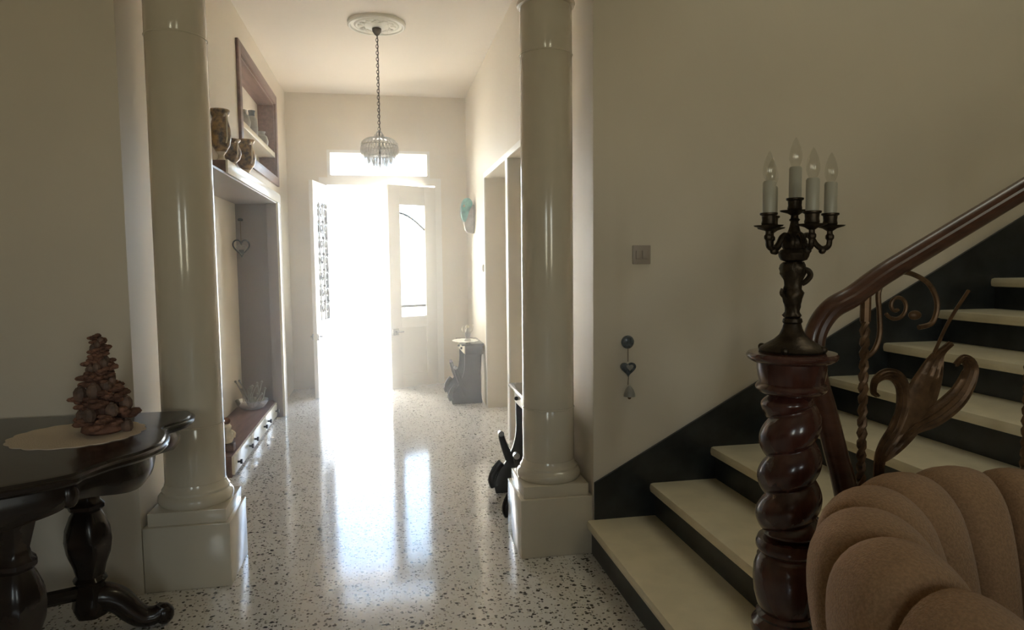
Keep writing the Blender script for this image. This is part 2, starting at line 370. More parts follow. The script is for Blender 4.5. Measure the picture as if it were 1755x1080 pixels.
def leaf(name, label, hinge, ang, grille):
    """door leaf in local x (from hinge) - z, thickness in y; room side is -y"""
    e = bpy.data.objects.new(name, None); COL.objects.link(e); e.location = hinge; e.rotation_euler = (0, 0, ang); struct(e, label)
    g0, g1, z0, z1 = .15, LW-.15, .875, 2.225
    MB().box(0, g0, -.022, .022, .003, LH).obj('stile', MT['white'], e, bevel=.004)
    MB().box(g1, LW, -.022, .022, .003, LH).obj('stile', MT['white'], e, bevel=.004)
    MB().box(g0, g1, -.022, .022, z1, LH).obj('rail', MT['white'], e, bevel=.004)
    MB().box(g0, g1, -.022, .022, z0-.13, z0).obj('rail', MT['white'], e, bevel=.004)
    MB().box(g0, g1, -.022, .022, .003, .17).obj('rail', MT['white'], e, bevel=.004)
    MB().box(g0, g1, -.012, .012, .17, z0-.13).obj('panel', MT['white'], e, smooth=False)
    MB().box(g0, g1, .002, .007, z0, z1).obj('pane', MT['glass'], e, smooth=False)
    b = MB(); W = g1-g0
    b.box(g0, g1, -.014, .0, .985, 1.017)
    b.tube(smoothpath([(g0, -.006, 1.93), (g0+W*.35, -.006, 2.03), (g0+W*.7, -.006, 2.10), (g1, -.006, 2.13)], 6), .014, 6)
    b.obj('glazing_bar', MT['greyclay'], e)
    if grille:
        b = MB()
        for q in range(7):
            zc = z0+.12+q*.185
            for s in (-1, 1):
                b.tube(spiral((g0+W/2+s*.08, .03, zc), .075, .012, PI/2*(1-s), PI/2*(1-s)+s*4.2*PI/2, 18), .006, 5)
                b.ball((g0+W/2+s*.15, .03, zc+.09), .016, 6, 5)
            b.ball((g0+W/2, .03, zc+.09), .02, 6, 5)
        for xx in (g0+.02, g0+W/2, g1-.02): b.tube([(xx, .03, z0), (xx, .03, z1)], .006, 6)
        b.obj('iron_grille', MT['greyclay'], e)
    h = MB().box(LW-.10, LW-.015, -.04, -.022, .66, .735); h.tube([(LW-.06, -.04, .70), (LW-.06, -.065, .70), (LW-.15, -.065, .70)], .009, 8)
    h.box(LW-.10, LW-.015, .022, .04, .66, .735); h.tube([(LW-.06, .04, .70), (LW-.06, .065, .70), (LW-.15, .065, .70)], .009, 8)
    h.obj('lock', MT['chrome'], e, bevel=.002)
    for zc in (.25, 1.25, 2.25): MB().tube([(-.006, -.026, zc-.05), (-.006, -.026, zc+.05)], .008, 8).obj('hinge', MT['chrome'], e)
    return e
leaf('door_2', 'right leaf of white entrance door, half open, with tall glass light', (.626, 8.556, 0), PI+math.radians(26), False)
lf = leaf('door_1', 'left leaf of white entrance door swung wide into the hall, grilled glass', (-.655, 8.53, 0), -math.radians(102), True)

# ------------------------------------------------------------------ outdoors
out = MB().box(-9, 9, 8.80, 30, -.25, -.04)
struct(out.obj('terrace', MT['paving'], smooth=False), 'sun-bleached terrace outside the entrance door')
out = MB().box(-1.9, -1.6, 9.6, 24, -.04, 4.6)
struct(out.obj('garden_wall', MT['stucco'], smooth=False), 'tall sunlit white wall left of the terrace')
out = MB().box(-9, 9, 26, 26.4, -.04, 3.2)
struct(out.obj('boundary_wall', MT['stucco'], smooth=False), 'white wall across the far end of the terrace')

# ================================================================== columns
def column(cx, label):
    e = thing('column', label, 'column', (cx, 3.482, 0), group='columns at the mouth of the hall')
    MB().box(-.19, .19, -.19, .19, 0, .305).obj('plinth', MT['pillar'], e, bevel=.006)
    MB().box(-.172, .172, -.172, .172, .305, .368).obj('upper_plinth', MT['pillar'], e, bevel=.005)
    prof = [(.160,.368),(.169,.378),(.171,.392),(.169,.406),(.160,.418),(.153,.424),(.153,.436),(.150,.440),(.142,.452),(.1385,.470)]
    MB().lathe(prof, n=48).obj('base_moulding', MT['pillar'], e)
    def sh(z): return .1375 - .004*((z-.47)/2.3)
    for a, b in ((.470, .741), (.747, 2.560), (2.566, 2.80)):
        MB().lathe([(sh(a)-.0015, a), (sh(a), a+.004), (sh(b), b-.004), (sh(b)-.0015, b)], n=48).obj('shaft_drum', MT['pillar'], e)
    for z in (.744, 2.563):
        MB().lathe([(sh(z)-.008, z-.004), (sh(z)+.0025, z-.004), (sh(z)+.004, z), (sh(z)+.0025, z+.004), (sh(z)-.008, z+.004)], n=48).obj('joint_ring', MT['pillar'], e)
    MB().lathe([(.134,2.80),(.146,2.805),(.15,2.817),(.146,2.829),(.136,2.834),(.136,2.93),(.15,2.95),(.175,2.985),(.18,3.0),(.18,3.01)], n=48).obj('capital', MT['pillar'], e)
    MB().box(-.19, .19, -.19, .19, 3.01, 3.10).obj('abacus', MT['pillar'], e, bevel=.004)
    return e
column(-.932, 'glossy white round column on a square plinth beside the dark carved table')
column(.838, 'glossy white round column on a square plinth beside the stairs')

# ================================================================== staircase
ST = thing('staircase', 'cream marble stairs with dark risers climbing along the shaded wall', 'staircase', (0, 0, 0))
NX, NZ, RUN, RISE, YO = .99, .184, .338, .173, 1.70
NST = 10
for n in range(NST):
    x = NX + RUN*n; z = NZ + RISE*n; zl = z - RISE if n else 0
    MB().box(x+.03, x+.05, YO, YF, zl-.0, z-.05).obj('riser', MT['riser'], ST, smooth=False)
    xe = x + RUN + .05 if n < NST-1 else x + .66
    MB().box(x, xe, YO-.02, YF-.001, z-.05, z).obj('tread', MT['tread'], ST, bevel=.02)
    MB().box(x+.05, xe, YO, YO+.03, 0, z-.05).obj('string', MT['riser'], ST, smooth=False)
top = NX + RUN*(NST-1)+.66
sk = MB(); sk.prism([(XR+.002, 0), (XR+.002, .375), (top, .375+(top-XR-.002)*.541), (top, 0)], 'y', YF-.016, YF-.0005)
sk.obj('skirting', MT['riser'], ST, smooth=False)

# ================================================================== railing (in the plane y = YR)
YR = 1.95
RL = thing('stair_railing', 'polished wooden handrail on twisted iron balusters with gilt leaf scrolls', 'railing', (0, 0, 0))
slope = .53
def rz(x): return 1.345 + (x-1.381)*slope
path = [(1.345, YR, 1.20), (1.347, YR, 1.255), (1.368, YR, 1.305), (1.41, YR, 1.350), (1.48, YR, rz(1.48)-.012), (1.58, YR, rz(1.58)-.001), (1.70, YR, rz(1.70)), (1.90, YR, rz(1.9)), (3.1, YR, rz(3.1)), (4.3, YR, rz(4.3))]
hp = smoothpath(path, 8)
hr = MB(); hr.tube(hp, .036, 14, side=(0,1,0), flat=.85)
hr.obj('handrail', MT['rail'], RL)
for s in (-1, 1):
    MB().tube([Vector(p)+Vector((0, s*.026, 0)) for p in hp], .0155, 8).obj('rail_bead', MT['rail'], RL)
nw = smoothpath([(1.345, YR, 1.216), (1.357, YR, 1.128), (1.393, YR, 1.014), (1.433, YR, 0.879), (1.471, YR, 0.755), (1.505, YR, 0.59), (1.516, YR, 0.466), (1.503, YR, NZ+RISE)], 6)
MB().tube(nw, [.036+.006*i/len(nw) for i in range(len(nw))], 12, side=(0,1,0), flat=.8).obj('newel', MT['rail'], RL)
def baluster(x):
    n = max(0, int((x-NX)//RUN)); zb = NZ+RISE*n; zt = rz(x)-.03
    b = MB(); m = 60; h = zt-zb
    b.tube([(x, YR, zb), (x, YR, zb+.06)], .0165, 8)
    b.tube([(x, YR, zt-.09), (x, YR, zt)], .0165, 8)
    for s in range(2):
        pts = []
        for i in range(m+1):
            a = 2*PI*(h-.15)/.075*i/m + PI*s
            pts.append((x+.0075*math.cos(a), YR+.0075*math.sin(a), zb+.06+(h-.15)*i/m))
        b.tube(pts, .0095, 6)
    return b.obj('baluster', MT['gold'], RL)
for k in range(4): baluster(1.528+.64*k)
def leafblade(pts, wid, name):
    """curling metal leaf: broad ribbon with a raised midrib and fluted edge"""
    P = smoothpath(pts, 7); n = len(P); mb = MB(); vs = []; fs = []
    cols = 9
    for i, p in enumerate(P):
        t = (P[min(i+1,n-1)]-P[max(i-1,0)]).normalized(); nn = Vector((t.z, 0, -t.x)); u = i/(n-1)
        w = wid[0] + (wid[1]-wid[0])*math.sin(PI*min(1, u*1.15))**1.0 if u < .87 else wid[2]+(wid[0]+(wid[1]-wid[0])*math.sin(PI*min(1, .87*1.15))-wid[2])*(1-u)/.13
        w = max(w, .004)
        for c in range(cols):
            q = c/(cols-1)*2-1
            vs.append(p + nn*(w*q) + Vector((0, -.012*(1-q*q) - .004*math.cos(q*PI*4), 0)))
    for i in range(n-1):
        for c in range(cols-1):
            a = i*cols+c; fs.append((a, a+1, a+cols+1, a+cols))
    m = len(vs); vs2 = [v+Vector((0, .006, 0)) for v in vs]
    fs2 = [tuple(reversed([q+m for q in f])) for f in fs]
    rim = []
    for i in range(n-1):
        for c in (0, cols-1):
            a = i*cols+c; rim.append((a, a+cols, a+cols+m, a+m))
    for c in range(cols-1):
        for i in (0, n-1):
            a = i*cols+c; rim.append((a, a+1, a+1+m, a+m))
    mb.add(vs+vs2, fs+fs2+rim)
    return mb.obj(name, MT['gold'], RL, angle=1.2)
for k in range(3):
    dx = .64*k; dz = dx*slope
    def Q(l): return [(x+dx, YR, z+dz) for x, z in l]
    # C scroll under the rail
    pth = smoothpath(Q([(1.530,1.185),(1.562,1.205),(1.582,1.255),(1.58,1.324),(1.574,1.397),(1.601,1.44),(1.654,1.461),(1.709,1.45),(1.764,1.417),(1.795,1.355),(1.779,1.293),(1.728,1.278)]), 6)
    MB().tube(pth, [.0085]*len(pth), 8).obj('scroll', MT['gold'], RL)
    pth = spiral((1.643+dx, YR, 1.35+dz), .046, .012, -2.6, 5.2, 30)
    MB().tube(pth, .0065, 8).obj('small_scroll', MT['gold'], RL)
    MB().ball((1.712+dx, YR, 1.319+dz), .016, 10, 8, (1.5,.8,1)).obj('rosette', MT['gold'], RL)
    leafblade(Q([(1.591,0.59),(1.593,0.693),(1.595,0.822),(1.612,0.884),(1.655,0.947),(1.678,1.014),(1.674,1.081),(1.645,1.119),(1.603,1.126),(1.57,1.105),(1.564,1.071),(1.581,1.057)]), (.010,.026,.007), 'leaf_scroll')
    leafblade(Q([(1.598,0.838),(1.655,0.905),(1.722,1.003),(1.769,1.097),(1.805,1.179),(1.852,1.221)]), (.012,.062,.01), 'broad_leaf')
    leafblade(Q([(1.655,0.9),(1.728,0.947),(1.81,0.983),(1.893,1.045),(1.934,1.128),(1.903,1.169),(1.872,1.148)]), (.010,.04,.008), 'broad_leaf')
    MB().tube(smoothpath(Q([(1.728,1.034),(1.759,1.128),(1.79,1.19),(1.841,1.293),(1.914,1.397)]), 6), .006, 6).obj('stem', MT['gold'], RL)

# ================================================================== twisted pedestal on the first step
PX, PY = 1.203, 1.85
z0 = NZ
PD = thing('pedestal', 'tall polished mahogany pedestal with a corkscrew-twisted shaft', 'pedestal', (PX, PY, 0))
MB().lathe([(.112,1.198),(.126,1.206),(.131,1.214),(.131,1.219),(.126,1.226),(.10,1.228)], n=48).obj('top_disc', MT['mahogany'], PD)
MB().lathe([(.092,1.135),(.096,1.15),(.1,1.175),(.1,1.198)], n=40).obj('neck_drum', MT['mahogany'], PD)
MB().lathe([(.075,1.098),(.09,1.104),(.1,1.112),(.103,1.120),(.1,1.128),(.092,1.135)], n=40).obj('neck_ring', MT['mahogany'], PD)
tw = MB(); vs = []; fs = []; n = 48; m = 130
za, zb = .655, 1.098
for i in range(m+1):
    u = i/m; z = za+(zb-za)*u; ph = 2*PI*(z-za)/.117 + 2.0
    env = min(1, (1-u)/.08, u/.06); env = math.sin(env*PI/2)
    rg = .060 + .012*(1-u)
    for k in range(n):
        a = 2*PI*k/n
        rr = rg*(.92+.08*env) + env*.026*abs(math.sin((a-ph)/2))**.75
        vs.append((rr*math.cos(a), rr*math.sin(a), z))
for i in range(m):
    for k in range(n): fs.append((i*n+k, i*n+(k+1)%n, (i+1)*n+(k+1)%n, (i+1)*n+k))
fs.append(tuple(range(n-1,-1,-1))); fs.append(tuple(m*n+k for k in range(n)))
tw.add(vs, fs); tw.obj('twisted_shaft', MT['mahogany'], PD, angle=1.3)
MB().lathe([(.076,.655),(.088,.65),(.094,.635),(.094,.622),(.088,.61),(.08,.604),(.084,.60),(.09,.592)][::-1], n=40).obj('collar', MT['mahogany'], PD)
MB().lathe([(.078,.42),(.088,.44),(.097,.475),(.101,.52),(.099,.555),(.092,.58),(.085,.592)], n=40).obj('vase_section', MT['mahogany'], PD)
MB().lathe([(.11,.285),(.112,.30),(.10,.315),(.094,.33),(.10,.345),(.105,.36),(.103,.38),(.092,.39),(.086,.40),(.09,.41),(.078,.42)], n=40).obj('base_ring', MT['mahogany'], PD)
MB().box(-.125, .125, -.125, .125, z0, .285).obj('base_block', MT['mahogany'], PD, bevel=.01)

# ================================================================== candelabra
CZ = 1.228
CA = thing('candelabra', 'five-light bronze candelabra with electric candles on the twisted pedestal', 'candelabra', (PX, PY, CZ))
def sq(r, z, a): # rounded-square, lobed base
    return r*(1+.06*abs(math.cos(2*a)))
MB().lathe([(.088,0),(.092,.006),(.088,.014),(.072,.024),(.05,.038),(.036,.052),(.028,.07),(.024,.085),(.028,.09),(.026,.10),(.019,.104)], n=40, fn=sq).obj('foot', MT['bronze'], CA)
for k in range(4):
    a = PI/4+k*PI/2
    MB().ball((.088*math.cos(a), .088*math.sin(a), .01), .012, 8, 6).obj('foot_scroll', MT['bronze'], CA)
def fig(r, z, a): return r*(1.2+.10*math.sin(3*a+1.2*math.sin(z*50))+.10*math.sin(5*a-z*40)*math.sin(z*130)+.06*math.sin(9*a+z*140))
MB().lathe([(.019,.104),(.022,.11),(.017,.12),(.018,.135),(.021,.150),(.024,.165),(.027,.178),(.022,.188),(.020,.2),(.022,.215),(.028,.235),(.030,.25),(.028,.262),(.024,.27)], n=48, fn=fig).obj('figure_stem', MT['bronze'], CA, angle=1.2)
ar = MB(); ar.tube(smoothpath([(.018,-.01,.250),(.036,-.02,.243),(.041,-.022,.228),(.030,-.018,.212),(.02,-.012,.205)], 5), .0085, 8)
ar.tube(smoothpath([(-.02,0,.16),(-.034,.004,.175),(-.031,.003,.19)], 5), .007, 8); ar.obj('figure_limb', MT['bronze'], CA)
MB().lathe([(.021,.27),(.036,.276),(.041,.286),(.043,.296),(.038,.305),(.03,.309),(.034,.318),(.036,.33),(.03,.345),(.022,.355),(.018,.36)], n=36, fn=lambda r,z,a: r*(1+.05*math.cos(8*a))).obj('crown_knop', MT['bronze'], CA)
MB().lathe([(.018,.36),(.014,.375),(.011,.39),(.016,.395),(.011,.40),(.0095,.412),(.013,.416)], n=24).obj('upper_stem', MT['bronze'], CA)
rv = Vector((math.cos(math.radians(33)), -math.sin(math.radians(33)), 0)); tv = Vector((-math.sin(math.radians(33)), -math.cos(math.radians(33)), 0))
def candle(c, pan_z):
    c = (c[0], c[1])
    o = MB().lathe([(.008,pan_z-.012),(.020,pan_z-.004),(.040,pan_z+.002),(.043,pan_z+.005),(.02,pan_z+.005),(.012,pan_z+.006)], (c[0],c[1],0), 24, fn=lambda r,z,a: r*(1+.04*math.cos(6*a))).obj('drip_pan', MT['bronze'], CA)
    MB().lathe([(.018,pan_z+.004),(.021,pan_z+.01),(.019,pan_z+.02),(.020,pan_z+.033),(.025,pan_z+.036),(.025,pan_z+.041),(.020,pan_z+.042)], (c[0],c[1],0), 20).obj('candle_cup', MT['bronze'], CA)
    s = MB().lathe([(.0175,pan_z+.04),(.018,pan_z+.05),(.018,pan_z+.128),(.015,pan_z+.133)], (c[0],c[1],0), 20).obj('candle_sleeve', MT['sleeve'], CA)
    MB().lathe([(.010,pan_z+.133),(.015,pan_z+.143),(.0185,pan_z+.157),(.018,pan_z+.170),(.014,pan_z+.190),(.0075,pan_z+.207),(.003,pan_z+.216),(.001,pan_z+.219)], (c[0],c[1],0), 18).obj('bulb', MT['bulb'], CA)
candle((0, 0), .418)
RA = .104
for q in (-20, 64, 132, 230):
    a = math.radians(q); d = rv*math.cos(a) + tv*math.sin(a)
    def W(r, z): return (d.x*r, d.y*r, z)
    MB().tube(smoothpath([W(.015,.335),W(.035,.349),W(.05,.343),W(.064,.322),W(.082,.309),W(.100,.315),W(RA,.335),W(RA,.364)], 6), .0085, 8).obj('arm', MT['bronze'], CA)
    MB().ball(W(.083,.303), .011, 8, 6).ball(W(RA,.343), .013, 8, 6).obj('arm_knob', MT['bronze'], CA)
    candle(W(RA, 0), .372)

# ================================================================== channel-back tub armchair
CHX, CHY = 1.36, .98
AC = thing('armchair', 'brown knit tub armchair with channelled shell back by the stairs', 'armchair', (CHX, CHY, 0))
face = math.radians(-62)     # direction the seat faces
span = math.radians(252); NCH = 12
# section from the seat up the inside, over the rim and down the outside: (radius, height offset)
sec = [(.285,.40),(.29,.50),(.298,.60),(.31,.70),(.325,.78),(.345,.85),(.37,.905),(.41,.94),(.455,.948),(.50,.93),(.528,.885),(.532,.81),(.515,.70),(.49,.58),(.465,.45),(.445,.32),(.44,.20)]
secP = [Vector((r,0,z)) for r, z in sec]; S = smoothpath(secP, 3)
for k in range(NCH):
    a0 = face+PI-span/2+span*k/NCH; da = span/NCH
    vs = []; fs = []; W = 9; n = len(S)
    for j in range(W):
        q = j/(W-1)*2-1; a = a0+da*(j/(W-1))
        off = abs(((a-(face+PI))+PI) % (2*PI) - PI)/(span/2)
        drop = .13*max(0, off-.35)**1.3/(.65**1.3)
        bul = .036*math.sqrt(max(0, 1-q*q)) - .010*(abs(q) > .99)
        for i in range(n):
            t = (S[min(i+1,n-1)]-S[max(i-1,0)]).normalized(); nr = Vector((-t.z, 0, t.x))
            p = S[i] + nr*bul
            zz = p.z - drop*max(0, min(1, (p.z-.45)/.4))
            vs.append((p.x*math.cos(a), p.x*math.sin(a), zz))
    for j in range(W-1):
        for i in range(n-1): fs.append((j*n+i, j*n+i+1, (j+1)*n+i+1, (j+1)*n+i))
    # close bottom and sides so that each channel is a solid pad
    fs.append(tuple(j*n for j in range(W)) + tuple((W-1-j)*n+n-1 for j in range(W)))
    fs.append(tuple(range(n))); fs.append(tuple((W-1)*n+i for i in range(n-1,-1,-1)))
    MB().add(vs, fs).obj('back_channel', MT['fabric'], AC, angle=1.0)
MB().lathe([(.30,.20),(.40,.20),(.42,.22),(.42,.33),(.40,.35)], n=40).obj('seat_base', MT['fabric'], AC)
cu = MB().lathe([(.20,.34),(.29,.35),(.315,.38),(.315,.43),(.29,.465),(.2,.48),(.08,.485)], n=40); cu.obj('seat_cushion', MT['fabric'], AC)
for q in (45, 135, 225, 315):
    a = math.radians(q)+face; c = (.30*math.cos(a), .30*math.sin(a))
    MB().lathe([(.016,0),(.02,.05),(.028,.14),(.03,.2)], (c[0],c[1],0), 14).obj('leg', MT['mahogany'], AC)

# ================================================================== carved table at left
TZ = .857
TB = thing('carved_table', 'dark carved serpentine-top table in front of the left column', 'table', (-1.62, 2.66, 0))
q1 = [(.74,.60),(.775,.53),(.78,.40),(.73,.28),(.775,.17),(.80,.02),(.775,-.10),(.71,-.20),(.665,-.29),(.64,-.36),(.52,-.44),(.40,-.50),(.2,-.56),(0,-.58)]
outl = [(x, y, 0) for x, y in q1] + [(-x, y, 0) for x, y in reversed(q1[:-1])]
back = [(-.66,.605,0),(-.33,.605,0),(0,.605,0),(.33,.605,0),(.66,.605,0)]
OL = [(p.x, p.y) for p in smoothpath(outl+back, 5, closed=True)]
def inset(poly, s): return [(x*(1-s/.75), y*(1-s/.6)) for x, y in poly]
tp = MB(); lay = [(0.03,TZ-.045),(.008,TZ-.038),(0,TZ-.028),(.0,TZ-.018),(.006,TZ-.012),(.012,TZ-.010),(.016,TZ-.002),(.03,TZ)]
vs = []; fs = []; n = len(OL)
for s, z in lay: vs += [(x, y, z) for x, y in inset(OL, s)]
for i in range(len(lay)-1):
    for k in range(n): fs.append((i*n+k, i*n+(k+1)%n, (i+1)*n+(k+1)%n, (i+1)*n+k))
fs.append(tuple(range(n-1,-1,-1))); fs.append(tuple((len(lay)-1)*n+k for k in range(n)))
tp.add(vs, fs).obj('table_top', MT['darkwood'], TB)
ap = MB(); vs = []; fs = []; lay = [(.075,0),(.055,1),(.05,2),(.055,3),(.06,4)]
for s, l in lay:
    for k, (x, y) in enumerate(inset(OL, s)):
        depth = .095+.02*math.cos(k*2*PI*6/n)
        vs.append((x, y, TZ-.045-depth*(1-l/4)))
for i in range(4):
    for k in range(n): fs.append((i*n+k, i*n+(k+1)%n, (i+1)*n+(k+1)%n, (i+1)*n+k))
fs.append(tuple(range(n-1,-1,-1))); fs.append(tuple(4*n+k for k in range(n)))
ap.add(vs, fs).obj('apron', MT['darkwood'], TB)
for sx in (-1, 1):
    for sy in (-.27, .27):
        c = (sx*.42, sy+.0)
        MB().lathe([(.055,.10),(.07,.14),(.06,.20),(.05,.235),(.062,.25),(.05,.265),(.06,.31),(.078,.36),(.085,.41),(.08,.46),(.062,.51),(.05,.53),(.064,.545),(.064,.56),(.05,.575),(.045,.60),(.055,.64),(.07,.70),(.075,.74)], (c[0],c[1],0), 24,
                   fn=lambda r,z,a: r*(1+.05*math.cos(6*a))).obj('leg', MT['darkwood'], TB)
        d = Vector((sx*.93, sy*.25/.27*.9, 0)).normalized()
        P = [(c[0]+d.x*r, c[1]+d.y*r, z) for r, z in ((0,.17),(.05,.165),(.10,.135),(.14,.085),(.18,.05),(.22,.047),(.25,.062),(.258,.08))]
        sp = smoothpath(P, 6); m = len(sp)
        MB().tube(sp, [.062-.034*(i/m) for i in range(m)], 12).obj('foot', MT['darkwood'], TB)
        MB().ball((c[0]+d.x*.258, c[1]+d.y*.258, .045), .044, 12, 8, (.9,.9,1)).obj('foot_knob', MT['darkwood'], TB)
        MB().ball((sx*(.60 if sy < 0 else .69), -.29 if sy < 0 else .40, TZ-.085), .032, 10, 8, (1,1,1.4)).obj('corner_carving', MT['darkwood'], TB)
MB().tube([(-.42,-.27,.2),(0,0,.24),(.42,.27,.2)], .03, 10).obj('stretcher', MT['darkwood'], TB)
MB().tube([(-.42,.27,.2),(0,0,.241),(.42,-.27,.2)], .03, 10).obj('stretcher', MT['darkwood'], TB)
MB().lathe([(.03,.2),(.06,.24),(.05,.29),(.02,.33),(.008,.36)], n=20).obj('finial', MT['darkwood'], TB)
# lace mat
lm = MB(); pts = []
for k in range(96):
    a = 2*PI*k/96; r = .225*(1+.05*abs(math.sin(a*9))); pts.append((-1.185+r*math.cos(a), 2.86+r*.95*math.sin(a)))
lm.prism(pts, 'z', TZ+.0003, TZ+.003)
tag(lm.obj('lace_mat', MT['lace'], smooth=False), 'pale scalloped lace mat on the dark carved table', 'mat')
# dried flower ornament
FO = thing('dried_flower_ornament', 'brown dried flower and pod arrangement on the lace mat', 'ornament', (-1.10, 2.87, TZ+.003))
MB().lathe([(.06,0),(.075,.01),(.07,.03),(.05,.05),(.045,.09),(.03,.2),(.012,.36)], n=16).obj('core', MT['petal'], FO)
for k in range(84):
    u = (k+.5)/84; zz = .02+.35*u; r = (.100*(1-u)**1.25+.014)*random.uniform(.6,1.12); a = k*2.399
    sz = .041*(1-u*.55)*random.uniform(.75,1.15); c = (r*math.cos(a), r*math.sin(a), zz)
    b = MB()
    if k % 3:
        for j in range(5):
            w = 2*PI*j/5+k
            b.ball((c[0]+sz*.45*math.cos(w), c[1]+sz*.45*math.sin(w), c[2]+.004*j), sz*.6, 7, 5, (1,1,.55))
        b.obj('flower', MT['petal'], FO)
    else:
        b.ball(c, sz*.75, 8, 6, (1,1,1.15)); b.ball((c[0], c[1], c[2]+sz*.7), sz*.3, 6, 5); b.obj('pod', MT['petal2'], FO)

# ================================================================== built-in display unit on the left hall wall
BU = thing('display_unit', 'built-in wooden display unit with cream ledge and drawers in left wall', 'cabinet', (0, 0, 0))
fx0, fx1 = XL, XL+.024
for (a, b, c, d) in ((5.84,5.93,2.36,3.315),(7.70,7.79,2.36,3.315),(5.93,7.70,3.22,3.315),(5.93,7.70,2.36,2.45)):
    MB().box(fx0, fx1, a, b, c, d).obj('upper_frame', MT['wood'], BU, bevel=.004)
MB().box(-1.30, -1.285, 5.93, 7.70, 2.45, 3.22).obj('back_panel', MT['wall'], BU, smooth=False)
MB().box(-1.285, XL, 7.685, 7.699, 2.45, 3.22).obj('side_panel', MT['wood'], BU, smooth=False)
MB().box(-1.285, XL, 5.931, 5.945, 2.45, 3.22).obj('side_panel', MT['wood'], BU, smooth=False)
MB().box(-1.285, XL, 5.945, 7.685, 3.205, 3.219).obj('top_panel', MT['wood'], BU, smooth=False)
MB().box(-1.285, XL+.004, 5.945, 7.685, 2.655, 2.705).obj('shelf', MT['cream'], BU, bevel=.003)
MB().box(-1.285, XL, 5.945, 7.685, 2.451, 2.465).obj('bottom_panel', MT['wood'], BU, smooth=False)
# ledge: wooden deck with a cream front lip
MB().box(XL, -1.027, 4.86, 7.16, 2.13, 2.212).obj('ledge', MT['wood'], BU, bevel=.003)
MB().box(-1.027, -1.012, 4.86, 7.16, 2.125, 2.216).obj('ledge_lip', MT['cream'], BU, bevel=.003)
MB().box(XL, -1.034, 7.02, 7.16, 0, 2.125).obj('side_post', MT['shade_taupe'], BU, bevel=.003)  # post body darkened to the niche's shade tone
MB().box(-1.034, -1.012, 7.02, 7.16, 0, 2.125).obj('post_lip', MT['cream'], BU, bevel=.003)
MB().box(-1.43, -1.028, 4.46, 7.10, 2.115, 2.1295).obj('niche_shade_top', MT['shade_taupe'], BU, smooth=False)  # dark panel added where the niche soffit lies in shade
MB().box(XL, -1.012, 7.16, 7.185, 0, 2.216).obj('post_edge', MT['wood'], BU, bevel=.002)
MB().box(XL, XL+.02, 4.40, 4.45, 0, 2.13).obj('near_post', MT['wood'], BU, smooth=False)
MB().box(-1.43, XL, 7.10, 7.119, .0, 2.139).obj('niche_side', MT['shade_taupe'], BU, smooth=False)
MB().box(-1.43, -1.105, 5.03, 7.10, 0, .155).obj('plinth_box', MT['wood'], BU, bevel=.003)
for k in range(3):
    a = 5.035+k*.655; b = a+.645
    d = MB().box(-1.105, -1.086, a, b, .02, .152).obj('drawer', MT['cream'], BU, bevel=.003)
    for y in (a+.105, b-.105):
        MB().tube([(-1.086,y,.086),(-1.066,y,.086)], .008, 8).tube([(-1.066,y,.086),(-1.052,y,.086)], .018, 10).obj('knob', MT['iron'], d)
# urns on the ledge
def urn(loc, s, h, label):
    s = s*1.12
    e = thing('urn', label, 'vase', loc, .75, 'gilt urns on the cream ledge')
    MB().lathe([(.032*s,0),(.034*s,.012*h),(.02*s,.06*h),(.018*s,.12*h),(.03*s,.18*h)], n=24).obj('foot', MT['ivory'], e)
    MB().lathe([(.03*s,.18*h),(.052*s,.30*h),(.062*s,.48*h),(.060*s,.62*h),(.048*s,.78*h),(.042*s,.85*h)], n=28).obj('body', MT['vase'], e)
    MB().lathe([(.042*s,.85*h),(.05*s,.90*h),(.06*s,.97*h),(.058*s,1.0*h),(.045*s,.985*h)], n=28).obj('rim', MT['vase'], e)
    for q in (-1, 1):
        P = [(0, q*.045*s, .86*h), (0, q*.066*s, .90*h), (0, q*.076*s, .80*h), (0, q*.071*s, .62*h), (0, q*.072*s, .45*h), (0, q*.058*s, .34*h)]
        MB().tube(smoothpath(P, 5), .0055*s, 8).obj('handle', MT['ivory'], e)
    return e
urn((-1.066, 4.93, 2.2125), .98, .34, 'tallest gilt mottled urn nearest the left column on the ledge')
urn((-1.064, 5.24, 2.2125), .98, .20, 'short wide gilt mottled urn, middle one on the ledge')
urn((-1.058, 5.74, 2.2125), 1.05, .285, 'gilt mottled urn with pale scroll handles, farthest on the ledge')
# pots on the upper shelf
for (y, s, h, lab) in ((6.42, 1.0, .17, 'squat grey pot on the upper shelf, nearest'), (6.86, .8, .26, 'slender grey bottle with a dark neck on the upper shelf'), (7.36, 1.0, .16, 'pale grey beaker on the upper shelf, farthest')):
    e = thing('shelf_pot', lab, 'pot', (-1.20, y, 2.7055), 0, 'pots on the upper shelf')
    MB().lathe([(.045*s,0),(.06*s,.1*h),(.068*s,.4*h),(.055*s,.7*h),(.036*s,.8*h)], n=22).obj('body', MT['greyclay'], e)
    MB().lathe([(.036*s,.8*h),(.034*s,.9*h),(.042*s,1.0*h),(.03*s,1.0*h)], n=22).obj('neck', MT['slate'] if s < 1 else MT['greyclay'], e)
